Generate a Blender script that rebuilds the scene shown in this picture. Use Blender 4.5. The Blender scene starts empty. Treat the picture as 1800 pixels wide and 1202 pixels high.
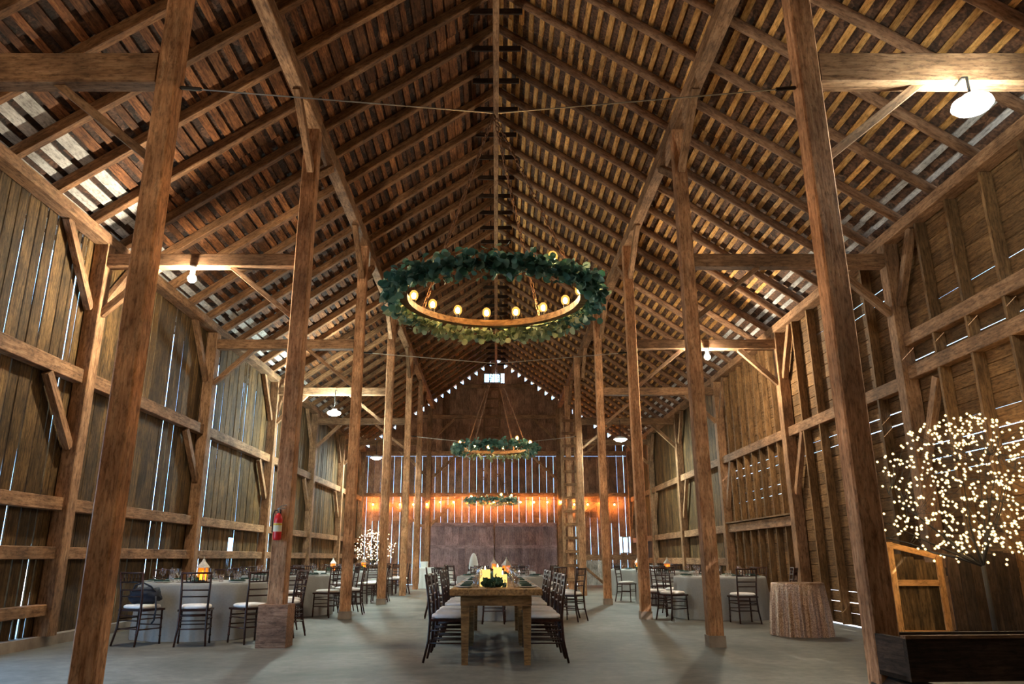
import bpy, math, random
import numpy as np
from mathutils import Vector, Matrix
random.seed(7); rng = np.random.default_rng(7)
S = bpy.context.scene
C = S.collection
PI = math.pi

# ------------------------------------------------------------------ camera, sky, sun, exposure
cam = bpy.data.cameras.new('camera'); cam.sensor_width = 36.0; cam.lens = 1309 / 1800 * 36
cam.shift_x = 28 / 1800; cam.clip_end = 400
camo = bpy.data.objects.new('camera', cam); C.objects.link(camo)
camo.location = (0, 0, 1.1); camo.rotation_euler = (math.radians(90 + 16.15), 0, 0)
S.camera = camo
S.view_settings.view_transform = 'Standard'; S.view_settings.look = 'None'
S.view_settings.gamma = 1.0; S.view_settings.use_curve_mapping = False
S.view_settings.exposure = 0.85
W = bpy.data.worlds.new('sky'); S.world = W; W.use_nodes = True
bg = W.node_tree.nodes['Background']; bg.inputs[0].default_value = (0.30, 0.60, 1.0, 1); bg.inputs[1].default_value = 5.0
sun = bpy.data.lights.new('sun', 'SUN'); sun.energy = 34.0; sun.angle = math.radians(0.6); sun.color = (1, 0.95, 0.88)
suno = bpy.data.objects.new('sun', sun); C.objects.link(suno)
_sd = Vector((-0.58, 0.72, -0.55))          # direction the sunlight travels
suno.rotation_euler = _sd.to_track_quat('-Z', 'Y').to_euler()

# ------------------------------------------------------------------ helpers
def tag(o, label=None, cat=None, group=None, kind=None):
    if label: o['label'] = label
    if cat: o['category'] = cat
    if group: o['group'] = group
    if kind: o['kind'] = kind
    return o
def empty(name, loc=(0, 0, 0), rz=0.0, parent=None):
    o = bpy.data.objects.new(name, None); C.objects.link(o)
    o.location = loc; o.rotation_euler = (0, 0, rz); o.empty_display_size = 0.1
    if parent: o.parent = parent
    return o
def link(name, me, parent=None, loc=None, rot=None):
    o = bpy.data.objects.new(name, me); C.objects.link(o)
    if parent: o.parent = parent
    if loc is not None: o.location = loc
    if rot is not None: o.rotation_euler = rot
    return o
def mesh(name, v, f, mat=None, smooth=False):
    me = bpy.data.meshes.new(name); me.from_pydata([tuple(p) for p in v], [], f); me.update()
    if mat: me.materials.append(mat)
    if smooth: me.shade_smooth()
    return me
class MB:
    def __init__(s): s.v = []; s.f = []
    def add(s, v, f):
        b = len(s.v); s.v += [tuple(p) for p in v]; s.f += [tuple(i + b for i in q) for q in f]
        return s
    def box(s, c, d, rz=0):
        x, y, z = d[0] / 2, d[1] / 2, d[2] / 2
        ca, sa = math.cos(rz), math.sin(rz); vs = []
        for a in (-1, 1):
            for b in (-1, 1):
                for e in (-1, 1):
                    vs.append((c[0] + a * x * ca - b * y * sa, c[1] + a * x * sa + b * y * ca, c[2] + e * z))
        return s.add(vs, [(0, 1, 3, 2), (4, 6, 7, 5), (0, 4, 5, 1), (2, 3, 7, 6), (0, 2, 6, 4), (1, 5, 7, 3)])
    def tube(s, pts, rad, n=6, cap=True):
        pts = [Vector(p) for p in pts]
        if not hasattr(rad, '__len__'): rad = [rad] * len(pts)
        vs = []; fs = []; k = len(pts); ref = None
        for i, p in enumerate(pts):
            t = (pts[min(i + 1, k - 1)] - pts[max(i - 1, 0)])
            if t.length < 1e-9: t = Vector((0, 0, 1))
            t.normalize()
            if ref is None: ref = Vector((1, 0, 0)) if abs(t.x) < .9 else Vector((0, 1, 0))
            u = (ref - t * ref.dot(t)).normalized(); w = t.cross(u); ref = u
            for j in range(n):
                a = 2 * PI * j / n
                vs.append(p + (u * math.cos(a) + w * math.sin(a)) * rad[i])
        for i in range(k - 1):
            for j in range(n):
                fs.append((i * n + j, i * n + (j + 1) % n, (i + 1) * n + (j + 1) % n, (i + 1) * n + j))
        if cap:
            fs.append(tuple(range(n - 1, -1, -1))); fs.append(tuple((k - 1) * n + j for j in range(n)))
        return s.add(vs, fs)
    def lathe(s, prof, n=16, c=(0, 0, 0), capb=True, capt=True, a0=0.0):
        vs = []; fs = []; k = len(prof)
        for r, z in prof:
            for j in range(n):
                a = a0 + 2 * PI * j / n; vs.append((c[0] + r * math.cos(a), c[1] + r * math.sin(a), c[2] + z))
        for i in range(k - 1):
            for j in range(n): fs.append((i * n + j, i * n + (j + 1) % n, (i + 1) * n + (j + 1) % n, (i + 1) * n + j))
        if capb: fs.append(tuple(range(n - 1, -1, -1)))
        if capt: fs.append(tuple((k - 1) * n + j for j in range(n)))
        return s.add(vs, fs)
    def me(s, name, mat, smooth=False): return mesh(name, s.v, s.f, mat, smooth)
    def build(s, name, mat, parent=None, smooth=False, loc=None, rot=None):
        return link(name, s.me(name, mat, smooth), parent, loc, rot)
def frame_of(a, b, up=(0, 0, 1)):
    a, b = Vector(a), Vector(b); x = (b - a); L = x.length; x.normalize(); z = Vector(up)
    z = z - x * z.dot(x)
    if z.length < 1e-4: z = Vector((0, 1, 0)); z = z - x * z.dot(x)
    z.normalize(); y = z.cross(x)
    return (a + b) / 2, Matrix((x, y, z)).transposed(), L
_cache = {}
def beam_mesh(name, L, w, h, mat, ch=0.0, n=0):
    key = (name, round(L, 3), round(w, 3), round(h, 3), mat.name, ch, n)
    if key in _cache: return _cache[key]
    if n:
        sec = [(w / 2 * math.cos(2 * PI * j / n), h / 2 * math.sin(2 * PI * j / n)) for j in range(n)]
    elif ch:
        a, b = w / 2, h / 2
        sec = [(a - ch, -b), (a, -b + ch), (a, b - ch), (a - ch, b), (-a + ch, b), (-a, b - ch), (-a, -b + ch), (-a + ch, -b)]
    else:
        a, b = w / 2, h / 2; sec = [(a, -b), (a, b), (-a, b), (-a, -b)]
    m = len(sec)
    v = [(-L / 2, y, z) for y, z in sec] + [(L / 2, y, z) for y, z in sec]
    f = [(j, (j + 1) % m, m + (j + 1) % m, m + j) for j in range(m)] + [tuple(range(m - 1, -1, -1)), tuple(range(m, 2 * m))]
    me = mesh(name, v, f, mat); 
    if n:
        me.shade_smooth()
    _cache[key] = me
    return me
def beam(name, a, b, w, h, mat, parent=None, up=(0, 0, 1), ch=0.0, n=0):
    c, R, L = frame_of(a, b, up)
    return link(name, beam_mesh(name, L, w, h, mat, ch, n), parent, c, R.to_euler())
def plank(name, a, b, w0, w1, t, mat, parent, up, off0=0.0, off1=0.0, dn=0.0, dp=0.0, cham=.008):
    """a board with its own width at each end (length on local X, width on Y, thickness on Z)"""
    c, R, L = frame_of(a, b, up); v = []
    for x, w, o in ((-L / 2, w0, off0), (L / 2, w1, off1)):
        v += [(x, o - w / 2, -t / 2), (x, o + w / 2, -t / 2), (x, o + w / 2 - cham, t / 2), (x, o - w / 2 + cham, t / 2)]
    for i, d in ((4, dn), (7, dn), (5, dp), (6, dp)): v[i] = (v[i][0] + d, v[i][1], v[i][2])
    f = [(0, 1, 5, 4), (1, 2, 6, 5), (2, 3, 7, 6), (3, 0, 4, 7), (3, 2, 1, 0), (4, 5, 6, 7)]
    return link(name, mesh(name, v, f, mat), parent, c, R.to_euler())
def copy_tree(o, parent=None):
    c = o.copy(); C.objects.link(c); c.parent = parent
    for k in list(o.children): copy_tree(k, c)
    return c

# ------------------------------------------------------------------ materials
def nodes(name):
    m = bpy.data.materials.new(name); m.use_nodes = True; t = m.node_tree; t.nodes.clear()
    out = t.nodes.new('ShaderNodeOutputMaterial'); b = t.nodes.new('ShaderNodeBsdfPrincipled')
    t.links.new(b.outputs[0], out.inputs[0])
    return m, t, b, out
def N(t, typ, **kw):
    n = t.nodes.new(typ)
    for k, v in kw.items(): setattr(n, k, v)
    return n
def ramp(t, cols):
    r = t.nodes.new('ShaderNodeValToRGB'); e = r.color_ramp.elements
    while len(e) < len(cols): e.new(0.5)
    for i, (p, c) in enumerate(cols): e[i].position = p; e[i].color = (*c, 1)
    return r
def wood(name, c0, c1, c2, stretch=12, scale=3.2, var=0.45, rough=0.8, bump=0.35, blotch=0.5, spec=0.25):
    m, t, b, out = nodes(name); L = t.links.new
    tc = N(t, 'ShaderNodeTexCoord'); oi = N(t, 'ShaderNodeObjectInfo')
    ml = N(t, 'ShaderNodeMath', operation='MULTIPLY'); ml.inputs[1].default_value = 37.0; L(oi.outputs['Random'], ml.inputs[0])
    ad = N(t, 'ShaderNodeVectorMath', operation='ADD'); L(tc.outputs['Object'], ad.inputs[0]); L(ml.outputs[0], ad.inputs[1])
    mp = N(t, 'ShaderNodeMapping'); mp.inputs['Scale'].default_value = (1, stretch, stretch); L(ad.outputs[0], mp.inputs[0])
    n1 = N(t, 'ShaderNodeTexNoise'); n1.inputs['Scale'].default_value = scale; n1.inputs['Detail'].default_value = 6
    n1.inputs['Roughness'].default_value = 0.68; n1.inputs['Distortion'].default_value = 0.5; L(mp.outputs[0], n1.inputs['Vector'])
    r1 = ramp(t, [(0.32, c0), (0.52, c1), (0.72, c2)]); L(n1.outputs[0], r1.inputs[0])
    n2 = N(t, 'ShaderNodeTexNoise'); n2.inputs['Scale'].default_value = 2.2; n2.inputs['Detail'].default_value = 4; L(ad.outputs[0], n2.inputs['Vector'])
    r2 = ramp(t, [(0.35, (1 - blotch,) * 3), (0.65, (1.15,) * 3)]); L(n2.outputs[0], r2.inputs[0])
    mx = N(t, 'ShaderNodeMix', data_type='RGBA', blend_type='MULTIPLY'); mx.inputs[0].default_value = 1
    L(r1.outputs[0], mx.inputs[6]); L(r2.outputs[0], mx.inputs[7])
    mr = N(t, 'ShaderNodeMapRange'); mr.inputs[3].default_value = 1 - var; mr.inputs[4].default_value = 1 + var; L(oi.outputs['Random'], mr.inputs[0])
    hs = N(t, 'ShaderNodeHueSaturation'); L(mx.outputs[2], hs.inputs['Color']); L(mr.outputs[0], hs.inputs['Value'])
    L(hs.outputs[0], b.inputs['Base Color']); b.inputs['Roughness'].default_value = rough; b.inputs['Specular IOR Level'].default_value = spec
    bp = N(t, 'ShaderNodeBump'); bp.inputs['Strength'].default_value = bump; bp.inputs['Distance'].default_value = 0.012
    L(n1.outputs[0], bp.inputs['Height'])
    n3 = N(t, 'ShaderNodeTexNoise'); n3.inputs['Scale'].default_value = 34; n3.inputs['Detail'].default_value = 3; n3.inputs['Roughness'].default_value = .7
    mp3 = N(t, 'ShaderNodeMapping'); mp3.inputs['Scale'].default_value = (.35, 1, 1); L(ad.outputs[0], mp3.inputs[0]); L(mp3.outputs[0], n3.inputs['Vector'])
    r3 = ramp(t, [(0.34, (.45,) * 3), (0.50, (1.0,) * 3), (0.7, (1.18,) * 3)]); L(n3.outputs[0], r3.inputs[0])
    m3 = N(t, 'ShaderNodeMix', data_type='RGBA', blend_type='MULTIPLY'); m3.inputs[0].default_value = .8
    L(hs.outputs[0], m3.inputs[6]); L(r3.outputs[0], m3.inputs[7]); L(m3.outputs[2], b.inputs['Base Color']); L(bp.outputs[0], b.inputs['Normal'])
    return m
def plain(name, col, rough=0.6, metal=0.0, noise=0.15, scale=8, bump=0.0, spec=0.5, sheen=0.0):
    m, t, b, out = nodes(name); L = t.links.new
    tc = N(t, 'ShaderNodeTexCoord'); n1 = N(t, 'ShaderNodeTexNoise'); n1.inputs['Scale'].default_value = scale; n1.inputs['Detail'].default_value = 4
    L(tc.outputs['Object'], n1.inputs['Vector'])
    r = ramp(t, [(0.3, tuple(c * (1 - noise) for c in col)), (0.7, tuple(min(1, c * (1 + noise)) for c in col))]); L(n1.outputs[0], r.inputs[0])
    L(r.outputs[0], b.inputs['Base Color']); b.inputs['Roughness'].default_value = rough; b.inputs['Metallic'].default_value = metal
    b.inputs['Specular IOR Level'].default_value = spec
    if sheen: b.inputs['Sheen Weight'].default_value = sheen
    if bump:
        bp = N(t, 'ShaderNodeBump'); bp.inputs['Strength'].default_value = bump; bp.inputs['Distance'].default_value = 0.01
        L(n1.outputs[0], bp.inputs['Height']); L(bp.outputs[0], b.inputs['Normal'])
    return m
def emit(name, col, strength):
    m = bpy.data.materials.new(name); m.use_nodes = True; t = m.node_tree; t.nodes.clear()
    out = t.nodes.new('ShaderNodeOutputMaterial'); e = t.nodes.new('ShaderNodeEmission')
    e.inputs[0].default_value = (*col, 1); e.inputs[1].default_value = strength; t.links.new(e.outputs[0], out.inputs[0])
    return m
def clear(name, tint=(1, 1, 1), refl=0.12, diff=0.0, dcol=(1, 1, 1)):
    m = bpy.data.materials.new(name); m.use_nodes = True; t = m.node_tree; t.nodes.clear()
    out = t.nodes.new('ShaderNodeOutputMaterial'); tr = t.nodes.new('ShaderNodeBsdfTransparent'); gl = t.nodes.new('ShaderNodeBsdfGlossy')
    tr.inputs[0].default_value = (*tint, 1); gl.inputs['Roughness'].default_value = 0.05
    fr = t.nodes.new('ShaderNodeLayerWeight'); fr.inputs[0].default_value = 0.35
    mr = t.nodes.new('ShaderNodeMapRange'); mr.inputs[3].default_value = refl * .5; mr.inputs[4].default_value = min(1, refl * 5)
    t.links.new(fr.outputs['Facing'], mr.inputs[0])
    mx = t.nodes.new('ShaderNodeMixShader'); t.links.new(mr.outputs[0], mx.inputs[0]); t.links.new(tr.outputs[0], mx.inputs[1]); t.links.new(gl.outputs[0], mx.inputs[2])
    last = mx
    if diff:
        tl = t.nodes.new('ShaderNodeBsdfTranslucent'); tl.inputs[0].default_value = (*dcol, 1)
        m2 = t.nodes.new('ShaderNodeMixShader'); m2.inputs[0].default_value = diff
        t.links.new(mx.outputs[0], m2.inputs[1]); t.links.new(tl.outputs[0], m2.inputs[2]); last = m2
    t.links.new(last.outputs[0], out.inputs[0])
    return m
def leafmat(name, ca, cb, cc):
    m, t, b, out = nodes(name); L = t.links.new
    g = N(t, 'ShaderNodeNewGeometry'); oi = N(t, 'ShaderNodeObjectInfo'); a = N(t, 'ShaderNodeMath', operation='ADD')
    fr = N(t, 'ShaderNodeMath', operation='FRACT'); L(g.outputs['Random Per Island'], a.inputs[0]); L(oi.outputs['Random'], a.inputs[1]); L(a.outputs[0], fr.inputs[0])
    r = ramp(t, [(0.0, ca), (0.5, cb), (1.0, cc)]); L(fr.outputs[0], r.inputs[0]); L(r.outputs[0], b.inputs['Base Color'])
    b.inputs['Roughness'].default_value = 0.55
    tl = N(t, 'ShaderNodeBsdfTranslucent'); L(r.outputs[0], tl.inputs[0]); mx = N(t, 'ShaderNodeMixShader'); mx.inputs[0].default_value = 0.25
    L(b.outputs[0], mx.inputs[1]); L(tl.outputs[0], mx.inputs[2]); L(mx.outputs[0], out.inputs[0])
    return m

M = {}
M['post'] = wood('hewn_post_wood', (.29, .122, .052), (.52, .255, .122), (.68, .39, .21), stretch=9, var=.12, blotch=.4, bump=.5)
M['beam'] = wood('beam_wood', (.15, .073, .034), (.29, .15, .074), (.41, .235, .125), stretch=10, var=.2, blotch=.4, bump=.4)
M['rafter'] = wood('rafter_wood', (.12, .052, .021), (.23, .108, .046), (.33, .175, .082), stretch=8, var=.2, blotch=.35)
M['log'] = wood('pole_rafter_wood', (.15, .07, .036), (.28, .145, .078), (.40, .23, .135), stretch=8, var=.15, blotch=.3)
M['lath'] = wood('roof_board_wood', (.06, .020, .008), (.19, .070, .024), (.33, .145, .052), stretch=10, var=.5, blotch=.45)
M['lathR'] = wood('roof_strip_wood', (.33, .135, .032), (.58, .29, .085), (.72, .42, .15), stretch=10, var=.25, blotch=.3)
M['pale_lath'] = wood('bleached_eave_board', (.34, .31, .28), (.50, .47, .44), (.64, .62, .60), stretch=10, var=.2, blotch=.3)  # pale tone is mostly lamplight painted into the eave boards
M['siding'] = wood('vertical_siding_wood', (.034, .017, .006), (.115, .062, .021), (.215, .125, .046), stretch=14, var=.42, blotch=.5)
M['board'] = wood('horizontal_siding_wood', (.09, .042, .015), (.19, .098, .038), (.28, .155, .066), stretch=12, var=.3, blotch=.3)
M['endwall'] = wood('end_wall_wood', (.15, .07, .038), (.30, .15, .085), (.42, .23, .135), stretch=14, var=.35, blotch=.4)
M['doorwood'] = wood('sliding_door_wood', (.17, .105, .105), (.27, .175, .175), (.37, .25, .25), stretch=14, var=.2, blotch=.35)
M['darkwood'] = wood('dark_old_wood', (.02, .011, .006), (.05, .027, .016), (.085, .05, .03), stretch=12, var=.3)
M['table'] = wood('table_wood', (.16, .075, .025), (.36, .19, .07), (.50, .29, .115), stretch=12, var=.15, blotch=.3, rough=.5, spec=.4)
M['newwood'] = wood('fresh_frame_wood', (.40, .17, .05), (.62, .30, .10), (.74, .41, .17), stretch=10, var=.12, blotch=.2)
M['palewood'] = wood('pale_gate_wood', (.35, .30, .25), (.5, .44, .38), (.62, .56, .5), stretch=10, var=.12)
M['chair'] = wood('mahogany_chair', (.016, .005, .003), (.045, .013, .008), (.09, .028, .014), stretch=10, var=.2, rough=.36, spec=.4, bump=.1)
def shingle(nm, c):
    m, t, b, out = nodes(nm); L = t.links.new
    tc = N(t, 'ShaderNodeTexCoord'); mp = N(t, 'ShaderNodeMapping'); mp.inputs['Scale'].default_value = (14, 5, 14); L(tc.outputs['Object'], mp.inputs[0])
    v = N(t, 'ShaderNodeTexVoronoi'); v.inputs['Scale'].default_value = 1.0; L(mp.outputs[0], v.inputs['Vector'])
    n = N(t, 'ShaderNodeTexNoise'); n.inputs['Scale'].default_value = 24; n.inputs['Detail'].default_value = 5; L(tc.outputs['Object'], n.inputs['Vector'])
    r = ramp(t, [(0.15, c[0]), (0.5, c[1]), (0.85, c[2])]); L(v.outputs['Color'], r.inputs[0])
    r2 = ramp(t, [(0.35, (.35,) * 3), (0.7, (1.2,) * 3)]); L(n.outputs[0], r2.inputs[0])
    mx = N(t, 'ShaderNodeMix', data_type='RGBA', blend_type='MULTIPLY'); mx.inputs[0].default_value = 1; L(r.outputs[0], mx.inputs[6]); L(r2.outputs[0], mx.inputs[7])
    L(mx.outputs[2], b.inputs['Base Color']); b.inputs['Roughness'].default_value = .9
    bp = N(t, 'ShaderNodeBump'); bp.inputs['Strength'].default_value = .6; bp.inputs['Distance'].default_value = .03; L(n.outputs[0], bp.inputs['Height']); L(bp.outputs[0], b.inputs['Normal'])
    return m
M['shingle'] = shingle('dark_roof_shingles', ((.016, .007, .004), (.055, .023, .012), (.13, .06, .033)))
M['shingleR'] = shingle('brown_roof_shingles', ((.06, .026, .012), (.13, .057, .027), (.21, .10, .052)))
def concrete():
    m, t, b, out = nodes('worn_concrete'); L = t.links.new
    tc = N(t, 'ShaderNodeTexCoord')
    n1 = N(t, 'ShaderNodeTexNoise'); n1.inputs['Scale'].default_value = .45; n1.inputs['Detail'].default_value = 8; n1.inputs['Roughness'].default_value = .6; n1.inputs['Distortion'].default_value = .8
    n2 = N(t, 'ShaderNodeTexNoise'); n2.inputs['Scale'].default_value = 6; n2.inputs['Detail'].default_value = 8; n2.inputs['Roughness'].default_value = .7
    L(tc.outputs['Object'], n1.inputs['Vector']); L(tc.outputs['Object'], n2.inputs['Vector'])
    r1 = ramp(t, [(.3, (.095, .088, .076)), (.52, (.19, .175, .15)), (.75, (.28, .26, .225))]); L(n1.outputs[0], r1.inputs[0])
    r2 = ramp(t, [(.3, (.55,) * 3), (.7, (1.15,) * 3)]); L(n2.outputs[0], r2.inputs[0])
    mx = N(t, 'ShaderNodeMix', data_type='RGBA', blend_type='MULTIPLY'); mx.inputs[0].default_value = 1; L(r1.outputs[0], mx.inputs[6]); L(r2.outputs[0], mx.inputs[7])
    L(mx.outputs[2], b.inputs['Base Color'])
    rr = N(t, 'ShaderNodeMapRange'); rr.inputs[3].default_value = .48; rr.inputs[4].default_value = .8; b.inputs['Specular IOR Level'].default_value = .22; L(n2.outputs[0], rr.inputs[0]); L(rr.outputs[0], b.inputs['Roughness'])
    bp = N(t, 'ShaderNodeBump'); bp.inputs['Strength'].default_value = .25; bp.inputs['Distance'].default_value = .02; L(n2.outputs[0], bp.inputs['Height']); L(bp.outputs[0], b.inputs['Normal'])
    return m
M['floor'] = concrete()
M['found'] = plain('foundation_concrete', (.27, .21, .165), .9, noise=.3, scale=5, bump=.4)
M['ground'] = plain('pale_gravel', (.42, .41, .38), .95, noise=.2, scale=3)
M['linen'] = plain('grey_linen', (.33, .32, .30), .85, noise=.06, scale=40, bump=.05, spec=.2, sheen=.2)
M['whitecloth'] = plain('white_cloth', (.74, .76, .74), .85, noise=.05, scale=40, spec=.2)
M['cushion'] = plain('ivory_cushion', (.86, .82, .80), .8, noise=.05, scale=20, spec=.2)
M['iron'] = plain('dark_iron', (.035, .03, .027), .55, .7)
M['wire'] = plain('steel_cable', (.42, .38, .33), .45, .8)
M['rust'] = plain('rusted_iron', (.20, .10, .05), .7, .4, noise=.4, scale=20)
M['red'] = plain('red_enamel', (.62, .015, .018), .3, noise=.05)
M['paper'] = plain('label_paper', (.75, .70, .52), .6, noise=.05)
M['yellow'] = plain('yellow_print', (.75, .50, .05), .6, noise=.05)
M['chrome'] = plain('bright_metal', (.65, .65, .65), .25, 1.0)
M['navy'] = plain('navy_bag_fabric', (.012, .016, .03), .8, noise=.3, scale=12, bump=.3)
M['napkin'] = plain('dark_green_napkin', (.016, .05, .038), .8, noise=.2, scale=30)
M['china'] = plain('white_china', (.75, .75, .74), .15, noise=.02)
M['whitepaint'] = plain('distressed_white_paint', (.62, .55, .46), .6, noise=.3, scale=30)
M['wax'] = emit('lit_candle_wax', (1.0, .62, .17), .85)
M['lanwax'] = emit('lantern_candle_wax', (1.0, .48, .10), 9)
M['flame'] = emit('candle_flame', (1.0, .72, .30), 14)
M['glass'] = clear('clear_glass', refl=.16)
M['pane'] = clear('window_glass', tint=(.96, .98, 1), refl=.05)
M['amber'] = clear('amber_lantern_pane', tint=(1, .78, .5), refl=.08, diff=.55, dcol=(1, .55, .18))
M['bulb_cool'] = emit('cool_white_bulb', (1.0, .90, .68), 1800)
M['bulb_tube'] = emit('cool_white_lamp_face', (.88, 1.0, .93), 170)
M['bulb_dim'] = emit('dim_white_bulb', (1.0, .86, .62), 850)  # for the added out-of-view bulb that brightens the post fronts
M['bulb_far'] = emit('cool_white_tube_lamp', (.80, 1.0, .93), 650)
M['bulb_warm'] = emit('warm_filament_bulb', (1.0, .58, .22), 420)
M['bulb_string'] = emit('orange_string_bulb', (1.0, .40, .09), 2300)
def glow(name, col, strength, a):
    m = bpy.data.materials.new(name); m.use_nodes = True; t = m.node_tree; t.nodes.clear()
    out = t.nodes.new('ShaderNodeOutputMaterial'); e = t.nodes.new('ShaderNodeEmission'); tr = t.nodes.new('ShaderNodeBsdfTransparent'); mx = t.nodes.new('ShaderNodeMixShader')
    e.inputs[0].default_value = (*col, 1); e.inputs[1].default_value = strength; mx.inputs[0].default_value = a
    t.links.new(tr.outputs[0], mx.inputs[1]); t.links.new(e.outputs[0], mx.inputs[2]); t.links.new(mx.outputs[0], out.inputs[0])
    return m
M['glow_warm'] = glow('glowing_amber_glass', (1.0, .42, .08), 1.3, .5)
M['glow_string'] = glow('glowing_orange_glass', (1.0, .34, .06), 2.0, .5)
M['led'] = emit('warm_led', (1.0, .70, .32), 60)
M['ledglow'] = glow('warm_led_blossom', (1.0, .66, .26), 1.1, .5)
M['ledglow2'] = glow('white_led_blossom', (1.0, .76, .42), 1.2, .5)
M['ledw'] = emit('white_led', (1.0, .78, .46), 60)
M['leaf'] = leafmat('eucalyptus_leaf', (.03, .12, .10), (.08, .21, .18), (.20, .33, .28))
M['sage'] = leafmat('sage_leaf', (.15, .22, .125), (.28, .35, .20), (.42, .46, .28))  # same leaves, with the bulbs' light painted into a paler colour
M['leafd'] = leafmat('dark_leaf', (.012, .05, .03), (.03, .09, .055), (.07, .14, .08))
M['bark'] = plain('black_branch', (.02, .014, .01), .8, noise=.3)
def sequin():
    m, t, b, out = nodes('rose_gold_sequins'); L = t.links.new
    tc = N(t, 'ShaderNodeTexCoord'); v = N(t, 'ShaderNodeTexVoronoi'); v.inputs['Scale'].default_value = 90; L(tc.outputs['Object'], v.inputs['Vector'])
    r = ramp(t, [(0, (.20, .115, .075)), (1, (.62, .42, .30))]); L(v.outputs['Color'], r.inputs[0]); L(r.outputs[0], b.inputs['Base Color'])
    b.inputs['Metallic'].default_value = .85; b.inputs['Roughness'].default_value = .30
    bp = N(t, 'ShaderNodeBump'); bp.inputs['Strength'].default_value = .5; bp.inputs['Distance'].default_value = .01; L(v.outputs['Distance'], bp.inputs['Height']); L(bp.outputs[0], b.inputs['Normal'])
    return m
M['sequin'] = sequin()

# ------------------------------------------------------------------ the barn: sizes
YS = [5.8, 10.3, 14.8, 19.3, 23.8, 28.3]     # bents
YF = 33.0                                     # far gable wall
Y0 = 1.3                                      # where single boards begin
YE = -1.2                                     # open front end
XW = 5.95                                     # inner face of the siding
ZR = 9.9; SL = 0.69                           # ridge, roof slope
def roofz(x): return ZR - SL * abs(x)
ORD = ['first', 'second', 'third', 'fourth', 'fifth', 'sixth', 'seventh', 'eighth', 'ninth', 'tenth']

g = MB(); g.add([(-60, -40, -.12), (60, -40, -.12), (60, 90, -.12), (-60, 90, -.12)], [(0, 1, 2, 3)])
tag(g.build('ground', M['ground']), 'pale gravel ground outside the barn', 'ground', kind='structure')
g = MB(); g.box((0, (YE + YF) / 2, -.06), (12.3, YF - YE + .4, .12))
tag(g.build('floor', M['floor']), 'worn grey concrete barn floor', 'floor', kind='structure')

# ---- roof, two slopes
ct = 1 / math.sqrt(1 + SL * SL); st = SL * ct
def roof(side, s):
    root = empty('roof_' + side); tag(root, 'steep plank roof slope over the %s side of the barn' % ('gappy vertical-board' if s < 0 else 'horizontal-board'), 'roof', kind='structure')
    nrm = Vector((s * st, 0, ct))
    xe = 6.5
    # shingle skin
    p = [Vector((0, YE - .4, ZR)), Vector((0, YF + .35, ZR)), Vector((s * xe, YF + .35, roofz(xe))), Vector((s * xe, YE - .4, roofz(xe)))]
    lo = [q + nrm * .036 for q in p]; hi = [q + nrm * .09 for q in p]
    f = [(0, 1, 2, 3), (7, 6, 5, 4), (0, 4, 5, 1), (1, 5, 6, 2), (2, 6, 7, 3), (3, 7, 4, 0)]
    link('shingles', mesh('shingles', lo + hi, f, M['shingle' if s < 0 else 'shingleR']), root)
    Ltot = xe / ct
    # sheathing boards
    nrow = 40; pitch = Ltot / nrow
    cuts = [Y0 + k * (YF + .3 - Y0) / 7 for k in range(8)]
    for i in range(nrow):
        d = (i + .5) * pitch; c = Vector((s * d * ct, 0, ZR - d * st)) + nrm * .018
        for k in range(7):
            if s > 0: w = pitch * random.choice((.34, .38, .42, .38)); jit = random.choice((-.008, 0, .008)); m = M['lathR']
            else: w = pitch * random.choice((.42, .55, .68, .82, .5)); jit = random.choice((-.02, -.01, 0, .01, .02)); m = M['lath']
            if i >= 34 or (i == 33 and random.random() < .5): m = M['pale_lath']  # lowest rows coloured as if lit by the eave lamps
            o = Vector((s * jit * ct, 0, -jit * st))
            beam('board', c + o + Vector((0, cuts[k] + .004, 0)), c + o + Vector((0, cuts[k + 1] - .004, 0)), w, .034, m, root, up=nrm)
    # rafters
    for k in range(34):
        y = 2.65 + k * .9 + random.choice((-.03, 0, .02))
        if y > YF - .25: continue
        hw = .14
        a = Vector((s * .02, y, ZR)) - nrm * (hw / 2 + .001); b = Vector((s * 6.35, y, roofz(6.35))) - nrm * (hw / 2 + .001)
        if s > 0: beam('rafter', a, b, .13, hw, M['log'], root, up=nrm, n=10)
        else: beam('rafter', a, b, .115, hw, M['rafter'], root, up=nrm, ch=.012)
    return root
rl = roof('left', -1); rr = roof('right', 1)
# ridge, collar ties
ridge = empty('ridge_beam', (0, 0, 0)); tag(ridge, 'long hay-track beam hanging under the roof ridge', 'beam', kind='structure')
beam('track', (0, Y0, 9.18), (0, YF - .1, 9.18), .10, .15, M['beam'], ridge, ch=.01)
MB().box((0, (YE + YF) / 2, 9.955), (.24, YF - YE + .74, .11)).build('ridge_cap', M['endwall'], ridge)
for k in range(34):
    y = 2.65 + k * .9 + .09
    if y > YF - .3: continue
    beam('collar_tie', (-.42, y, 9.46), (.42, y, 9.46), .03, .10, M['darkwood'], ridge)
    
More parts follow.
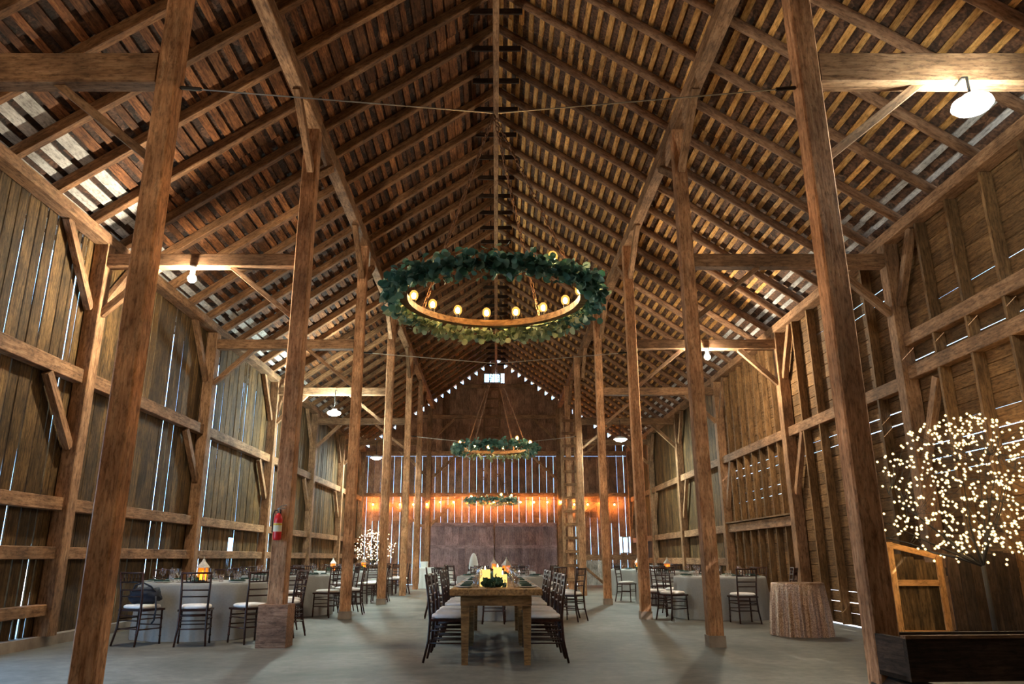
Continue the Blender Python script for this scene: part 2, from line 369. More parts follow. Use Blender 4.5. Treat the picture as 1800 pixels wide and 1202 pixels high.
# ---- nave posts and purlins
PX = {-1: [-2.94, -2.86, -2.83, -2.82, -2.84, -2.92], 1: [2.80, 2.83, 2.80, 2.74, 2.66, 2.74]}
WALLN = {-1: 'vertical-board wall', 1: 'horizontal-board wall'}
ZP = 7.50
def purlin(side, s):
    root = empty('purlin_beam', (s * 2.83, 0, 0)); tag(root, 'long purlin beam on the post tops towards the %s' % WALLN[s], 'beam', kind='structure')
    cut = [Y0] + YS[1::2] + [YF - .06]
    for i in range(len(cut) - 1):
        beam('timber', (0, cut[i] + .003, ZP + .11), (0, cut[i + 1] - .003, ZP + .11), .19, .22, M['beam'], root, ch=.012)
    for y in YS:
        for d in (-1, 1):
            beam('brace', (0, y + d * .10, 6.78), (0, y + d * 1.15, ZP + .01), .10, .12, M['beam'], root, ch=.008)
purlin('left', -1); purlin('right', 1)
def timber_post(i, s):
    w = (.18, .22, .19, .19, .19, .19)[i] if s < 0 else .19
    x, y = PX[s][i], YS[i]
    root = empty('timber_post', (x, y, 0))
    what = {(-1, 0): 'tall hewn timber post standing alone before the bag chair table', (-1, 1): 'tall timber post carrying the red fire extinguisher',
            (1, 0): 'tall hewn timber post standing behind the dark trough', (1, 5): 'timber post that the wooden ladder leans against'}
    lab = what.get((s, i), 'tall timber post %s from the camera in the row by the %s' % (ORD[i], WALLN[s]))
    tag(root, lab, 'post', 'nave posts', 'structure')
    beam('shaft', (0, 0, .0), (0, 0, ZP), w, w, M['post'], root, up=(0, 1, 0), ch=.014)
    if (s, i) == (-1, 1):
        o = MB(); o.box((0, -.0, .26), (.38, .36, .52)); o.build('plinth', M['endwall'], root)
    elif i in (1, 2, 3) :
        o = MB(); o.box((0, 0, .07), (w + .025, w + .025, .14)); o.build('footing', M['found'], root)
    return root
for s in (-1, 1):
    for i in range(6): timber_post(i, s)
# ---- tie beams across the aisles
for s in (-1, 1):
    for i, y in enumerate(YS):
        x0 = abs(PX[s][i]) + .1; w = .17
        root = empty('tie_beam', (s * x0, y, 5.32))
        tag(root, '%s tie beam from the camera over the aisle by the %s' % (ORD[i], WALLN[s]), 'beam', 'aisle tie beams', 'structure')
        h = .30 if i == 0 else .2
        beam('timber', (0, 0, 0), (s * (XW - .22 - x0), 0, 0), w, h, M['beam'], root, ch=.012)
        beam('brace', (s * .95, 0, -.09), (s * .0, 0, -.86), .06, .07, M['beam'], root)
        if i: beam('brace', (s * (5.0 - x0), 0, -.09), (s * (XW - .2 - x0), 0, -.82), .09, .10, M['beam'], root)

for s in (-1, 1):
    r0 = empty('timber_post', (s * 2.86, 1.5, 0)); tag(r0, 'timber post beside the camera, %s side' % WALLN[s], 'post', 'nave posts', 'structure')
    beam('shaft', (0, 0, 0), (0, 0, ZP), .22, .22, M['post'], r0, up=(0, 1, 0), ch=.014)
    r0 = empty('tie_beam', (s * 2.97, 1.5, 5.32)); tag(r0, 'tie beam above the camera bay, %s side' % WALLN[s], 'beam', 'aisle tie beams', 'structure')
    beam('timber', (0, 0, 0), (s * 2.76, 0, 0), .17, .2, M['beam'], r0, ch=.012)
# ---- left wall: upright boards with light between them
wl = empty('wall_left'); tag(wl, 'gappy barn wall of upright weathered boards', 'wall', kind='structure')
g = MB(); g.box((-XW - .05, (Y0 + YF) / 2, .06), (.34, YF - Y0, .14)); g.build('foundation', M['found'], wl)
y = Y0; zt = roofz(XW) - .16
HOLE = (17.2, 17.5)
while y < YF - .05:
    if 5.95 < y < 8.4:
        plank('board', (-XW - .016, y + .1, 2.75), (-XW - .016, y + .1, zt), .196, .196, .016, M['siding'], wl, (1, 0, 0)); y += .2; continue
    w = random.uniform(.14, .30)
    if y + w > YF: w = YF - y
    big = random.random()
    gap = random.uniform(-.006, 0) if big < .70 else random.uniform(.016, .034)
    if 15.4 < y < 20 and big > .6: gap = random.uniform(.030, .065)
    if 8.4 < y < 9.8 and big > .5: gap = random.uniform(.026, .05)
    t0, t1 = random.uniform(0, 1), random.uniform(0, 1)
    w0 = w - gap * (.3 + 1.2 * t0); w1 = w - gap * (.3 + 1.2 * t1) * random.choice((.12, .12, .2, 1))
    dx = random.choice((0, .006, .012, -.004)); yc = y + w / 2
    if random.random() < .45:       # two boards, one above the other
        zj = random.choice((1.8, 3.55, 3.55))
        plank('board', (-XW - .016 + dx, yc, .12), (-XW - .016 + dx, yc, zj - .004), w0, w1, .016, M['siding'], wl, (1, 0, 0))
        plank('board', (-XW - .016 + dx, yc, zj + .004), (-XW - .016 + dx, yc, zt), w1 - random.uniform(0, .012), w0, .016, M['siding'], wl, (1, 0, 0))
    elif HOLE[0] < yc < HOLE[1]:
        plank('board', (-XW - .016, yc, .12), (-XW - .016, yc, 1.24), w0, w1, .016, M['siding'], wl, (1, 0, 0))
        plank('board', (-XW - .016, yc, 1.53), (-XW - .016, yc, zt), w0, w1, .016, M['siding'], wl, (1, 0, 0))
    else:
        plank('board', (-XW - .016 + dx, yc, .12), (-XW - .016 + dx, yc, zt), w0, w1, .016, M['siding'], wl, (1, 0, 0))
    y += w
WP = [1.5] + YS + [YF - .15]
for s, par in ((-1, wl),):
    xg = -XW + .075
    for i in range(len(WP) - 1):
        a, b = WP[i] + .11, WP[i + 1] - .11
        for z, h in ((3.55, .20), (1.79, .17), (1.16, .16)) + (((.45, .14),) if i < 2 else ()):
            beam('girt', (xg, a if i != 1 or z > 3 else 8.6, z), (xg, b, z), .14, h, M['beam'], par, ch=.008)
        beam('brace', (xg, b, 4.55), (xg, b - .85, 5.58), .09, .12, M['beam'], par)
        beam('brace', (xg + .02, b, 2.55), (xg + .02, b - .75, 3.43), .09, .12, M['beam'], par)
        if i in (2, 4): beam('brace', (xg, a, 4.55), (xg, a + .85, 5.58), .09, .12, M['beam'], par)
    for y in WP[1:]:
        beam('wall_post', (-XW + .11, y, .13), (-XW + .11, y, 5.56), .21, .21, M['beam'], par, up=(0, 1, 0), ch=.01)
    beam('wall_plate', (-XW + .12, Y0, 5.64), (-XW + .12, YF - .03, 5.64), .22, .16, M['beam'], par, ch=.01)

# ---- right wall: level boards, studs and girts; upright boards further back
wr = empty('wall_right'); tag(wr, 'barn wall of level boards behind upright studs', 'wall', kind='structure')
YH = 19.3
z = .02; row = 0
while z < zt - .05:
    h = random.uniform(.17, .25)
    if z + h > zt: h = zt - z
    cuts = [Y0, 5.8, 10.3, 14.8, YH]
    for k in range(4):
        e0 = random.choice((.05, 1.2)); gp = random.uniform(-.004, 0) if random.random() < (.68, .70, .72, .84)[k] or k == 0 else random.uniform(.011, .020)
        plank('board', (XW + .016, cuts[k] + .002, z + h / 2), (XW + .016, cuts[k + 1] - .002, z + h / 2), h - gp * e0, h - gp * (1.25 - e0), .016, M['board'], wr, (-1, 0, 0))
    z += h; row += 1
y = YH + .01
while y < YF - .05:
    w = random.uniform(.18, .28)
    if y + w > YF: w = YF - y
    gp = random.uniform(-.004, 0) if random.random() < .75 else random.uniform(.006, .014)
    plank('board', (XW + .016, y + w / 2, .02), (XW + .016, y + w / 2, zt), w - gp, w - gp * random.uniform(.3, 1.3), .016, M['siding'], wr, (-1, 0, 0))
    y += w
xg = XW - .075
for i in range(len(WP) - 1):
    a, b = WP[i] + .11, WP[i + 1] - .11
    gz = {0: (3.6, 4.07), 1: (3.6, 4.07), 2: (3.5,), 3: (3.5, 1.8)}.get(i, (3.5, 1.8, 1.0))
    for zz in gz: beam('girt', (xg, a, zz), (xg, b, zz), .14, .19, M['beam'], wr, ch=.008)
    levels = [0.03] + sorted([q for zz in gz for q in (zz - .097, zz + .097)]) + [5.555]
    if i < 4:
        ns = {0: 4, 1: 5, 2: 5, 3: 7}[i]
        for k in range(1, ns + 1):
            yy = a + (b - a) * k / (ns + 1)
            for q in range(0, len(levels), 2):
                if levels[q + 1] - levels[q] > .2:
                    dep = .145 if i != 3 else .12
                    beam('stud', (XW - dep / 2 - .001, yy, levels[q]), (XW - dep / 2 - .001, yy, levels[q + 1]), dep, .05, M['board'], wr, up=(0, 1, 0))
    beam('brace', (xg - .03, b, 4.6), (xg - .03, b - .55, 5.56), .09, .12, M['beam'], wr)
    beam('brace', (xg - .03, b, 2.3), (xg - .03, b - .6, 3.40), .09, .12, M['beam'], wr)
    if i in (2, 3): beam('ledge_board', (XW - .10, a, 1.93), (XW - .10, b, 1.93), .2, .03, M['board'], wr) if i == 3 else None
for y in WP[1:]:
    beam('wall_post', (XW - .11, y, 0), (XW - .11, y, 5.56), .21, .21, M['beam'], wr, up=(0, 1, 0), ch=.01)
beam('wall_plate', (XW - .12, Y0, 5.64), (XW - .12, YF - .03, 5.64), .22, .16, M['beam'], wr, ch=.01)

# ---- plain wall and roof sheathing by the entrance, where the camera stands
for nm, x in (('wall_entrance_left', -XW - .016), ('wall_entrance_right', XW + .016)):
    g = MB(); g.box((x, (YE + Y0) / 2, 2.86), (.03, Y0 - YE - .01, 5.7)); tag(g.build(nm, M['siding']), 'boarded side wall beside the entrance behind the camera, %s' % ('vertical-board side' if x < 0 else 'level-board side'), 'wall', kind='structure')
g = MB()
pts = [(-XW, 3.0), (XW, 3.0), (XW, roofz(XW)), (0, ZR), (-XW, roofz(XW))]
v = [(x, YE, z) for x, z in pts] + [(x, YE - .04, z) for x, z in pts]
g.add(v, [(0, 1, 2, 3, 4), (9, 8, 7, 6, 5)] + [(j, (j + 1) % 5 + 0, (j + 1) % 5 + 5, j + 5) for j in range(5)])
g.box((0, YE - .02, 1.5), (11.9, .04, 3.0))
tag(g.build('wall_front', M['siding']), 'boarded end wall behind the camera', 'wall', kind='structure')

# ---- far gable wall
wf = empty('wall_far'); tag(wf, 'far gable wall of dark upright boards', 'wall', kind='structure')
x = -XW
GW = (-.55, .19, 8.72, 9.16)       # gable window
FW = (5.42, 5.66, 1.3, 1.95)       # small window in the far corner
while x < XW - .02:
    w = .30 + random.uniform(-.03, .03)
    if x + w > XW: w = XW - x
    xc = x + w / 2; zt2 = roofz(xc) - .012; dsl = SL * w / 2 * (1 if xc > 0 else -1)
    g1 = random.uniform(.003, .007) if -2.9 < xc < 2.7 else (random.uniform(.004, .008) if xc < -2.9 and random.random() < .4 else -.004)
    zl = random.uniform(2.35, 2.8)
    # lower: dense, middle: open slits, upper: dense
    if abs(xc - (FW[0] + FW[1]) / 2) < .3:
        segs = [(0.02, FW[2], w - .006, w - .006), (FW[3], 5.4, w - .008, w - .008), (5.405, zt2, w - .006, w - .006)]
    elif abs(xc - (GW[0] + GW[1]) / 2) < .42:
        segs = [(0.02, zl, w - .004, w - .008), (zl, 5.4, w - g1, w - g1 * .8), (5.405, GW[2], w, w), (GW[3], zt2, w, w)]
    else: segs = [(0.02, zl, w - .004, w - .008), (zl, 5.4, w - g1, w - g1 * .8), (5.405, zt2, w, w)]
    for z0, z1, wa, wb in segs:
        sl_ = dsl if z1 == zt2 else 0; plank('board', (xc, YF + .016, z0), (xc, YF + .016, z1), wa, wb, .016, M['endwall'], wf, (0, -1, 0), dn=sl_, dp=-sl_)
    x += w
for zz, xa in ((3.72, 5.7), (5.53, 5.7), (7.15, 3.6), (8.55, 1.75)):
    beam('girt', (-xa, YF - .08, zz), (xa, YF - .08, zz), .14, .17, M['beam'], wf, ch=.008)
for xx in (-2.95, 2.75):
    beam('door_post', (xx, YF - .10, 0), (xx, YF - .10, ZP), .2, .2, M['beam'], wf, up=(0, 1, 0), ch=.01)
    sg = 1 if xx < 0 else -1
    beam('brace', (xx + sg * .1, YF - .09, 6.1), (xx + sg * 1.1, YF - .09, 7.05), .08, .11, M['beam'], wf)
    beam('brace', (xx - sg * .1, YF - .09, 4.5), (xx - sg * 1.0, YF - .09, 5.44), .08, .11, M['beam'], wf)
    beam('brace', (xx + sg * .1, YF - .09, 4.4), (xx + sg * 1.2, YF - .09, 5.44), .08, .11, M['beam'], wf)
    beam('brace', (xx - sg * .1, YF - .09, 2.3), (xx - sg * 2.0, YF - .09, 3.6), .08, .11, M['beam'], wf)
beam('brace', (-2.85, YF - .09, 2.4), (-1.7, YF - .09, 3.62), .08, .11, M['beam'], wf)
for xx in (-.52, .16):
    beam('ladder_rail', (xx, YF - .19, 5.62), (xx, YF - .19, 8.64), .09, .06, M['beam'], wf, up=(0, 1, 0))
for k in range(7): beam('rung', (-.475, YF - .19, 5.85 + k * .42), (.115, YF - .19, 5.85 + k * .42), .04, .07, M['beam'], wf)
# the sliding double door
for nm, xa, xb in (('door_1', -2.8, -.1), ('door_2', -.06, 2.6)):
    dr = empty(nm, ((xa + xb) / 2, YF - .06, 0)); tag(dr, 'big plank sliding barn door leaf, %s' % ('half towards the clothed gift table' if xa < -1 else 'half towards the ladder'), 'door', kind='structure')
    n = 9; ww = (xb - xa) / n
    for k in range(n):
        beam('plank', (xa + (k + .5) * ww - (xa + xb) / 2, 0, .05), (xa + (k + .5) * ww - (xa + xb) / 2, 0, 2.55), .028, ww - .006, M['doorwood'], dr, up=(1, 0, 0))
    for zz in (.35, 1.55, 2.45): beam('rail', (xa - (xa + xb) / 2, -.03, zz), (xb - (xa + xb) / 2, -.03, zz), .03, .14, M['doorwood'], dr)
def window(nm, x0, x1, z0, z1, label, bars):
    r = empty(nm, ((x0 + x1) / 2, YF, z0)); tag(r, label, 'window', kind='structure')
    w, h = x1 - x0, z1 - z0
    for a, b in (((-w / 2, h / 2), 1), ((w / 2, h / 2), 1)): beam('window_frame', (a[0], -.02, 0), (a[0], -.02, h), .06, .05, M['palewood'], r, up=(0, 1, 0))
    for zz in (0, h): beam('window_frame', (-w / 2 - .03, -.02, zz), (w / 2 + .03, -.02, zz), .06, .05, M['palewood'], r)
    for q in range(bars):
        xx = -w / 2 + w * (q + 1) / (bars + 1); beam('glazing_bar', (xx, -.02, 0), (xx, -.02, h), .03, .025, M['palewood'], r, up=(0, 1, 0))
    for q in range(bars + 1):
        xa = -w / 2 + w * q / (bars + 1); xb = -w / 2 + w * (q + 1) / (bars + 1)
        o = MB(); o.box(((xa + xb) / 2, .0, h / 2), (xb - xa - .01, .006, h - .02)); o.build('pane', M['pane'], r)
window('window_1', *GW, 'small bright window high in the gable peak', 2)
window('window_2', *FW, 'small bright window low in the far corner', 0)

# ------------------------------------------------------------------ lamps on the tie beams
def ico(r, sub=2):
    import bmesh
    bm = bmesh.new(); bmesh.ops.create_icosphere(bm, subdivisions=sub, radius=r)
    v = [tuple(q.co) for q in bm.verts]; f = [tuple(x.index for x in q.verts) for q in bm.faces]; bm.free()
    return v, f
def bulb_lamp(x, y, label, zb=5.20, drop=.10, bm='bulb_cool'):
    r = empty('bulb_lamp', (x, y, zb)); tag(r, label, 'lamp', 'aisle lamps')
    MB().box((0, .06, .03), (.05, .10, .03)).build('bracket', M['iron'], r)
    MB().lathe([(.045, .02), (.05, 0), (.035, -.05), (.032, -drop - .03)], 12).build('socket', M['china'], r, True)
    v, f = ico(.062, 2); MB().add([(a, b, c - drop - .08) for a, b, c in v], f).build('bulb', M[bm], r, True)
def flood_lamp(x, y, label, zb=5.17, rad=.19, up=.0):
    r = empty('barn_lamp', (x, y, zb)); tag(r, label, 'lamp', 'aisle lamps')
    MB().tube([(0, .16, .06 + up), (0, .05, .06 + up), (0, 0, .03 + up), (0, 0, -.06)], .012 if up else .018, 8).build('stem', M['iron'], r)
    MB().lathe([(.03, -.05), (.06, -.06), (.07, -.10)], 16).build('cap', M['china'], r, True)
    if y > 22: MB().lathe([(.05, -.055), (.09, -.06), (rad * .9, -.105), (rad * 1.12, -.155), (rad * 1.10, -.157), (rad * .88, -.108), (.06, -.075)], 20, capb=False, capt=False).build('shade', M['china'], r, True)
    MB().lathe([(.06, -.10), (rad * .8, -.13), (rad * .86, -.165), (rad * .7, -.20), (rad * .3, -.225), (.02, -.23)], 20).build('bulb', M['bulb_tube' if y < 10 else 'bulb_far'], r, True)
bulb_lamp(-4.45, 10.21, 'bare glowing bulb on the tie beam above the bag chair table')
bulb_lamp(-4.4, 1.41, 'bare bulb on the tie beam above the camera bay', bm='bulb_dim')  # added out of view to light the fronts of the near posts
flood_lamp(4.12, 5.62, 'large glowing barn lamp on the beam above the dark trough', 5.02, .19, .09)
bulb_lamp(4.32, 14.71, 'bare glowing bulb on the beam above the first round table by the horizontal-board wall', 5.22)
flood_lamp(-4.2, 19.06, 'round barn lamp over the third round table by the vertical-board wall', 4.86, .20, .40)
flood_lamp(3.95, 23.56, 'round barn lamp over the third round table by the horizontal-board wall', 4.86, .20, .40)
flood_lamp(-4.5, 28.06, 'round barn lamp on the rear beam near the small lit tree', 4.86, .20, .40)

# ------------------------------------------------------------------ cables and chandeliers
def cable(y, zs, zc, label):
    r = empty('steel_cable', (0, y, zc)); tag(r, label, 'cable', 'cables across the nave')
    xl, xr = (-2.85 if y < 10 else -2.735), 2.705
    for xa, sg in ((xl, -1), (xr, 1)):
        MB().tube([(xa, 0, zs - zc), (sg * .02, 0, 0)], .0065 if y < 10 else .009, 5).build('strand', M['wire'], r)
        MB().tube([(xa * .995, 0, zs - zc), (xa * .93, 0, (zs - zc) * .935)], .018, 6).build('turnbuckle', M['iron'], r)
cable(5.8, 5.16, 4.90, 'steel cable that carries the largest leafy chandelier')
cable(14.8, 5.16, 4.93, 'steel cable that carries the middle leafy chandelier')
cable(23.8, 4.85, 4.55, 'steel cable that carries the rearmost leafy chandelier')
def leaf_variants():
    out = []
    for k in range(4):
        n = 8; fold = .25 + .1 * k; v = [(0, 0, 0)]; asp = (1.0, .85, 1.1, .95)[k]
        for j in range(n):
            a = 2 * PI * j / n; x = .5 + .5 * math.cos(a); y = .48 * asp * math.sin(a)
            v.append((x, y, fold * abs(y) - .15 * x * x))
        v[0] = (.5, 0, -.05)
        f = [(0, 1 + j, 1 + (j + 1) % n) for j in range(n)]
        out.append((np.array(v), f))
    return out
LV = leaf_variants()
_lm = {}
def leaf_meshes(mat):
    if mat.name not in _lm: _lm[mat.name] = [mesh('leaf', v, f, mat, True) for v, f in LV]
    return _lm[mat.name]
def rand_rot(dirv):
    d = Vector(dirv).normalized(); up = Vector(rng.normal(size=3)); z = (up - d * up.dot(d)).normalized(); y = z.cross(d)
    return Matrix((d, y, z)).transposed()
def chandelier(y, zc, zhang, R, nb, nleaf, nsingle, label, leafsize, a_off=0.0, xo=-.02):
    r = empty('ring_chandelier', (xo, y, zc)); tag(r, label, 'chandelier', 'leafy ring chandeliers')
    # wooden wheel rim with iron tyre
    n = 48; v = []; f = []
    for j in range(n):
        a = 2 * PI * j / n
        for rr, zz in ((R - .03, -.03), (R + .03, -.03), (R + .03, .025), (R - .03, .025)): v.append((rr * math.cos(a), rr * math.sin(a), zz))
    for j in range(n):
        k = (j + 1) % n
        for q in range(4): f.append((j * 4 + q, k * 4 + q, k * 4 + (q + 1) % 4, j * 4 + (q + 1) % 4))
    link('rim', mesh('rim', v, f, M['table']), r)
    MB().tube([((R + .033) * math.cos(2 * PI * j / 48), (R + .033) * math.sin(2 * PI * j / 48), -.02) for j in range(49)], .008, 5, cap=False).build('iron_band', M['rust'], r)
    # chains
    H = zhang - zc
    for q in range(4):
        a = PI / 4 + q * PI / 2 + .2; m = MB()
        p0 = Vector((R * math.cos(a), R * math.sin(a), .04)); p1 = Vector((.0, 0, H - .02)); L = (p1 - p0).length; nl = int(L / .05)
        d = (p1 - p0).normalized(); u = d.cross(Vector((0, 0, 1))).normalized(); w = d.cross(u)
        for k in range(nl):
            c = p0 + (p1 - p0) * ((k + .5) / nl); e = u if k % 2 else w; hl = L / nl * .68
            m.tube([c - d * hl + e * .004, c - d * hl * .5 + e * .013, c + d * hl * .5 + e * .013, c + d * hl + e * .004, c + d * hl * .5 - e * .013, c - d * hl * .5 - e * .013, c - d * hl + e * .004], .0045, 4, cap=False)
        m.build('chain', M['rust'], r)
    v, f = ico(.040, 2)
    for q in range(nb):
        a = a_off + 2 * PI * (q + .5) / nb
        if math.sin(a) < -.3 and not .45 < math.cos(a) < .8: continue
        px, py = R * math.cos(a), R * math.sin(a)
        sk = MB().lathe([(.018, .025), (.02, .04), (.017, .065)], 8, (px, py, 0)).build('socket', M['iron'], r)
        MB().add([(b[0] + px, b[1] + py, b[2] * 1.25 + .105) for b in v], f).build('bulb', M['glow_warm'], sk, True)
        MB().add([(b[0] * .5 + px, b[1] * .5 + py, b[2] * .7 + .102) for b in v], f).build('filament', M['bulb_warm'], sk, True)
    # foliage
    st = MB()
    for j in range(10):
        a0 = 2 * PI * j / 10; rr = R + .045
        st.tube([((rr + .02 * math.sin(3 * t + j)) * math.cos(a0 + t * .75), (rr + .02 * math.sin(3 * t + j)) * math.sin(a0 + t * .75), .02 * math.cos(5 * t + j) - .04 * t) for t in np.linspace(0, 1, 8)], .005, 4)
    st.build('stems', M['leafd'], r)
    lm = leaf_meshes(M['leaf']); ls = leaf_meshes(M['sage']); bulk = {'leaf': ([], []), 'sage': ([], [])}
    nsing = 0
    for k in range(nleaf):
        a = rng.uniform(0, 2 * PI); near = (1 - math.sin(a)) / 2      # thicker towards the entrance side
        east = (1 + math.cos(a)) / 2
        if rng.random() > .30 + .60 * near ** .7 + .22 * east * (1 - near): continue
        th = abs(rng.normal(0, 1)); rad = R + .035 + (.025 + .045 * (near + .25)) * min(th, 2.2)
        zz = rng.normal(0, .035 + .008 * near) - .03 * rng.random() - .02 * near - .06 * max(0, 1 - near * 2.0)
        if rad < R + .045 and abs(zz) < .05: rad = R + .05 + .03 * rng.random()
        p = Vector((rad * math.cos(a), rad * math.sin(a), zz))
        tang = Vector((-math.sin(a), math.cos(a), 0)); dirv = Vector((math.cos(a), math.sin(a), 0)) * rng.uniform(.0, .9) + tang * rng.uniform(-1, 1) + Vector((0, 0, rng.uniform(-1.1, .35)))
        Rm = rand_rot(dirv); sz = leafsize * rng.uniform(.7, 1.25); q = int(rng.integers(4))
        kind = 'sage' if rng.random() < 1.15 - 2.0 * near - .55 * east * near else 'leaf'; bulk_v, bulk_f = bulk[kind]  # paler leaf colour on the far side stands in for bulb light
        if nsing < nsingle:
            nsing += 1; o = link('leaf', (lm if kind == 'leaf' else ls)[q], r, p, Rm.to_euler()); o.scale = (sz, sz, sz)
        else:
            vv = (np.array(Rm) @ (LV[q][0] * sz).T).T + np.array(p); b = len(bulk_v)
            bulk_v.extend(vv.tolist()); bulk_f.extend([tuple(i + b for i in t) for t in LV[q][1]])
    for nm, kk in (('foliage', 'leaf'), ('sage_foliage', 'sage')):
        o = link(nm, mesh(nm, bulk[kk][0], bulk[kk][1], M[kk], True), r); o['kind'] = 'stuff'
chandelier(5.8, 3.17, 4.90, .74, 17, 2700, 300, 'largest leafy ring chandelier with warm bulbs, hanging nearest over the plank table', .060)
chandelier(14.8, 3.20, 4.93, .70, 14, 1000, 0, 'middle leafy ring chandelier hanging before the dark gable wall', .07, .2)
chandelier(23.8, 2.86, 4.55, .66, 8, 650, 0, 'rearmost leafy ring chandelier seen edge-on before the orange string lights', .075, .1, -.15)

# ------------------------------------------------------------------ string lights on the far wall
sl = empty('string_lights', (0, YF - .24, 3.5)); tag(sl, 'string of orange bulbs along the far wall', 'string lights')
wire = MB(); nb = 19; pts = []
for k in range(nb * 4 + 1):
    x = -5.55 + 10.9 * k / (nb * 4); pts.append((x, 0, .06 * math.cos(k * PI / 2) * .4 + (.0 if abs(x) < 2.9 else -.1)))
wire.tube(pts, .008, 4).build('wire', M['iron'], sl)
v, f = ico(.038, 2)
for k in range(nb):
    x = -5.3 + 10.4 * k / (nb - 1); z = (0 if abs(x) < 2.9 else -.1)
    sk = MB().lathe([(.018, -.01), (.02, -.05)], 8, (x, 0, z)).build('socket', M['iron'], sl)
    MB().add([(a + x, b, c * 1.2 + z - .10) for a, b, c in v], f).build('bulb', M['glow_string'], sk, True)
    MB().add([(a * .5 + x, b * .5, c * .6 + z - .10) for a, b, c in v], f).build('filament', M['bulb_string'], sk, True)

# ------------------------------------------------------------------ chairs
def tubepart(name, pts, rad, n, parent, mat=None):
    return MB().tube(pts, rad, n).build(name, mat or M['chair'], parent, True)
def beads(p0, p1, r, nb):
    """a turned (bamboo-ringed) rod: radius profile with raised rings"""
    p0, p1 = Vector(p0), Vector(p1); pts = []; rad = []
    for k in range(nb):
        for t, q in ((0.0, 1.0), (.84, .82), (.9, 1.22), (.98, 1.22)):
            pts.append(p0 + (p1 - p0) * ((k + t) / nb)); rad.append(r * q)
    pts.append(p1); rad.append(r); return pts, rad
def cushion_mesh():
    n = 28; v = []; f = []
    prof = [(.80, .0), (.97, .008), (1.0, .022), (.97, .036), (.85, .046), (.5, .052), (.0, .053)]
    for sc, z in prof:
        for j in range(n):
            a = 2 * PI * j / n; c, s_ = math.cos(a), math.sin(a); p = 4.5
            rr = 1 / (abs(c) ** p + abs(s_) ** p) ** (1 / p)
            v.append((.195 * rr * c * sc * (1.0 + .04 * s_), .188 * rr * s_ * sc, z * 1.15))
    for i in range(len(prof) - 1):
        for j in range(n): f.append((i * n + j, i * n + (j + 1) % n, (i + 1) * n + (j + 1) % n, (i + 1) * n + j))
    f.append(tuple(range(n - 1, -1, -1)))
    return mesh('cushion', v, f, M['cushion'], True)
CUSH = cushion_mesh()
BL = lambda s: [(s * .19, -.255, 0), (s * .172, -.205, .22), (s * .166, -.19, .44), (s * .170, -.205, .62), (s * .182, -.25, .92)]
def chair_full():
    r = empty('chiavari_chair')
    sm = MB()
    sm.add([(-.20, -.19, .425), (.20, -.19, .425), (.215, .20, .425), (-.215, .20, .425), (-.20, -.19, .45), (.20, -.19, .45), (.215, .20, .45), (-.215, .20, .45)],
           [(3, 2, 1, 0), (4, 5, 6, 7), (0, 1, 5, 4), (1, 2, 6, 5), (2, 3, 7, 6), (3, 0, 4, 7)])
    sm.build('seat', M['chair'], r)
    link('cushion', CUSH, r, (0, .005, .45))
    for s in (-1, 1):
        tubepart('leg', BL(s), [.013, .015, .016, .015, .013], 8, r)
        pts, rad = beads((s * .197, .18, 0), (s * .19, .172, .43), .0145, 4); tubepart('leg', pts, rad, 8, r)
    for z, y in ((.905, -.247), (.79, -.231), (.69, -.217), (.61, -.206)):
        xx = .168 + .012 * (z - .6) / .3
        tubepart('back_rail', [(-xx, y, z), (xx, y, z)], .011 if z < .9 else .014, 6, r)
    for k in range(6):
        x = -.125 + .05 * k; pts, rad = beads((x, -.231, .79), (x, -.247, .9), .0075, 2); tubepart('spindle', pts, rad, 5, r)
    for z, y in ((.37, -.195), (.31, -.198), (.21, -.208)): tubepart('stretcher', [(-.168, y, z), (.168, y, z)], .009, 6, r)
    for z in (.36, .24): tubepart('stretcher', [(-.19, .175, z), (.19, .175, z)], .009, 6, r)
    for s in (-1, 1):
        for z in (.33, .20): tubepart('stretcher', [(s * .17, -.2, z), (s * .193, .175, z)], .009, 6, r)
    return r
def chair_simple():
    r = empty('chiavari_chair'); m = MB()
    for s in (-1, 1):
        m.tube(BL(s), .015, 6); m.tube([(s * .197, .18, 0), (s * .19, .172, .43)], .0145, 6)
    for z, y in ((.37, -.195), (.21, -.208)): m.tube([(-.168, y, z), (.168, y, z)], .009, 5)
    m.tube([(-.19, .175, .3), (.19, .175, .3)], .009, 5)
    for s in (-1, 1): m.tube([(s * .17, -.2, .25), (s * .193, .175, .25)], .009, 5)
    m.build('legs', M['chair'], r)
    b = MB()
    for z, y in ((.905, -.247), (.79, -.231), (.69, -.217), (.61, -.206)): b.tube([(-.175, y, z), (.175, y, z)], .012, 5)
    for k in range(6): b.tube([(-.125 + .05 * k, -.231, .79), (-.125 + .05 * k, -.247, .9)], .008, 4)
    b.build('back_rails', M['chair'], r)
    MB().box((0, .005, .437), (.41, .39, .025)).build('seat', M['chair'], r)
    link('cushion', CUSH, r, (0, .005, .45))
    return r
CF = chair_full(); CS = chair_simple(); _used = set()
def place_chair(x, y, rz, label, group, full=True):
    src = CF if full else CS
    if src.name in _used: o = copy_tree(src)
    else: o = src; _used.add(src.name)
    o.location = (x, y, 0); o.rotation_euler = (0, 0, rz); tag(o, label, 'chair', group)
    return o

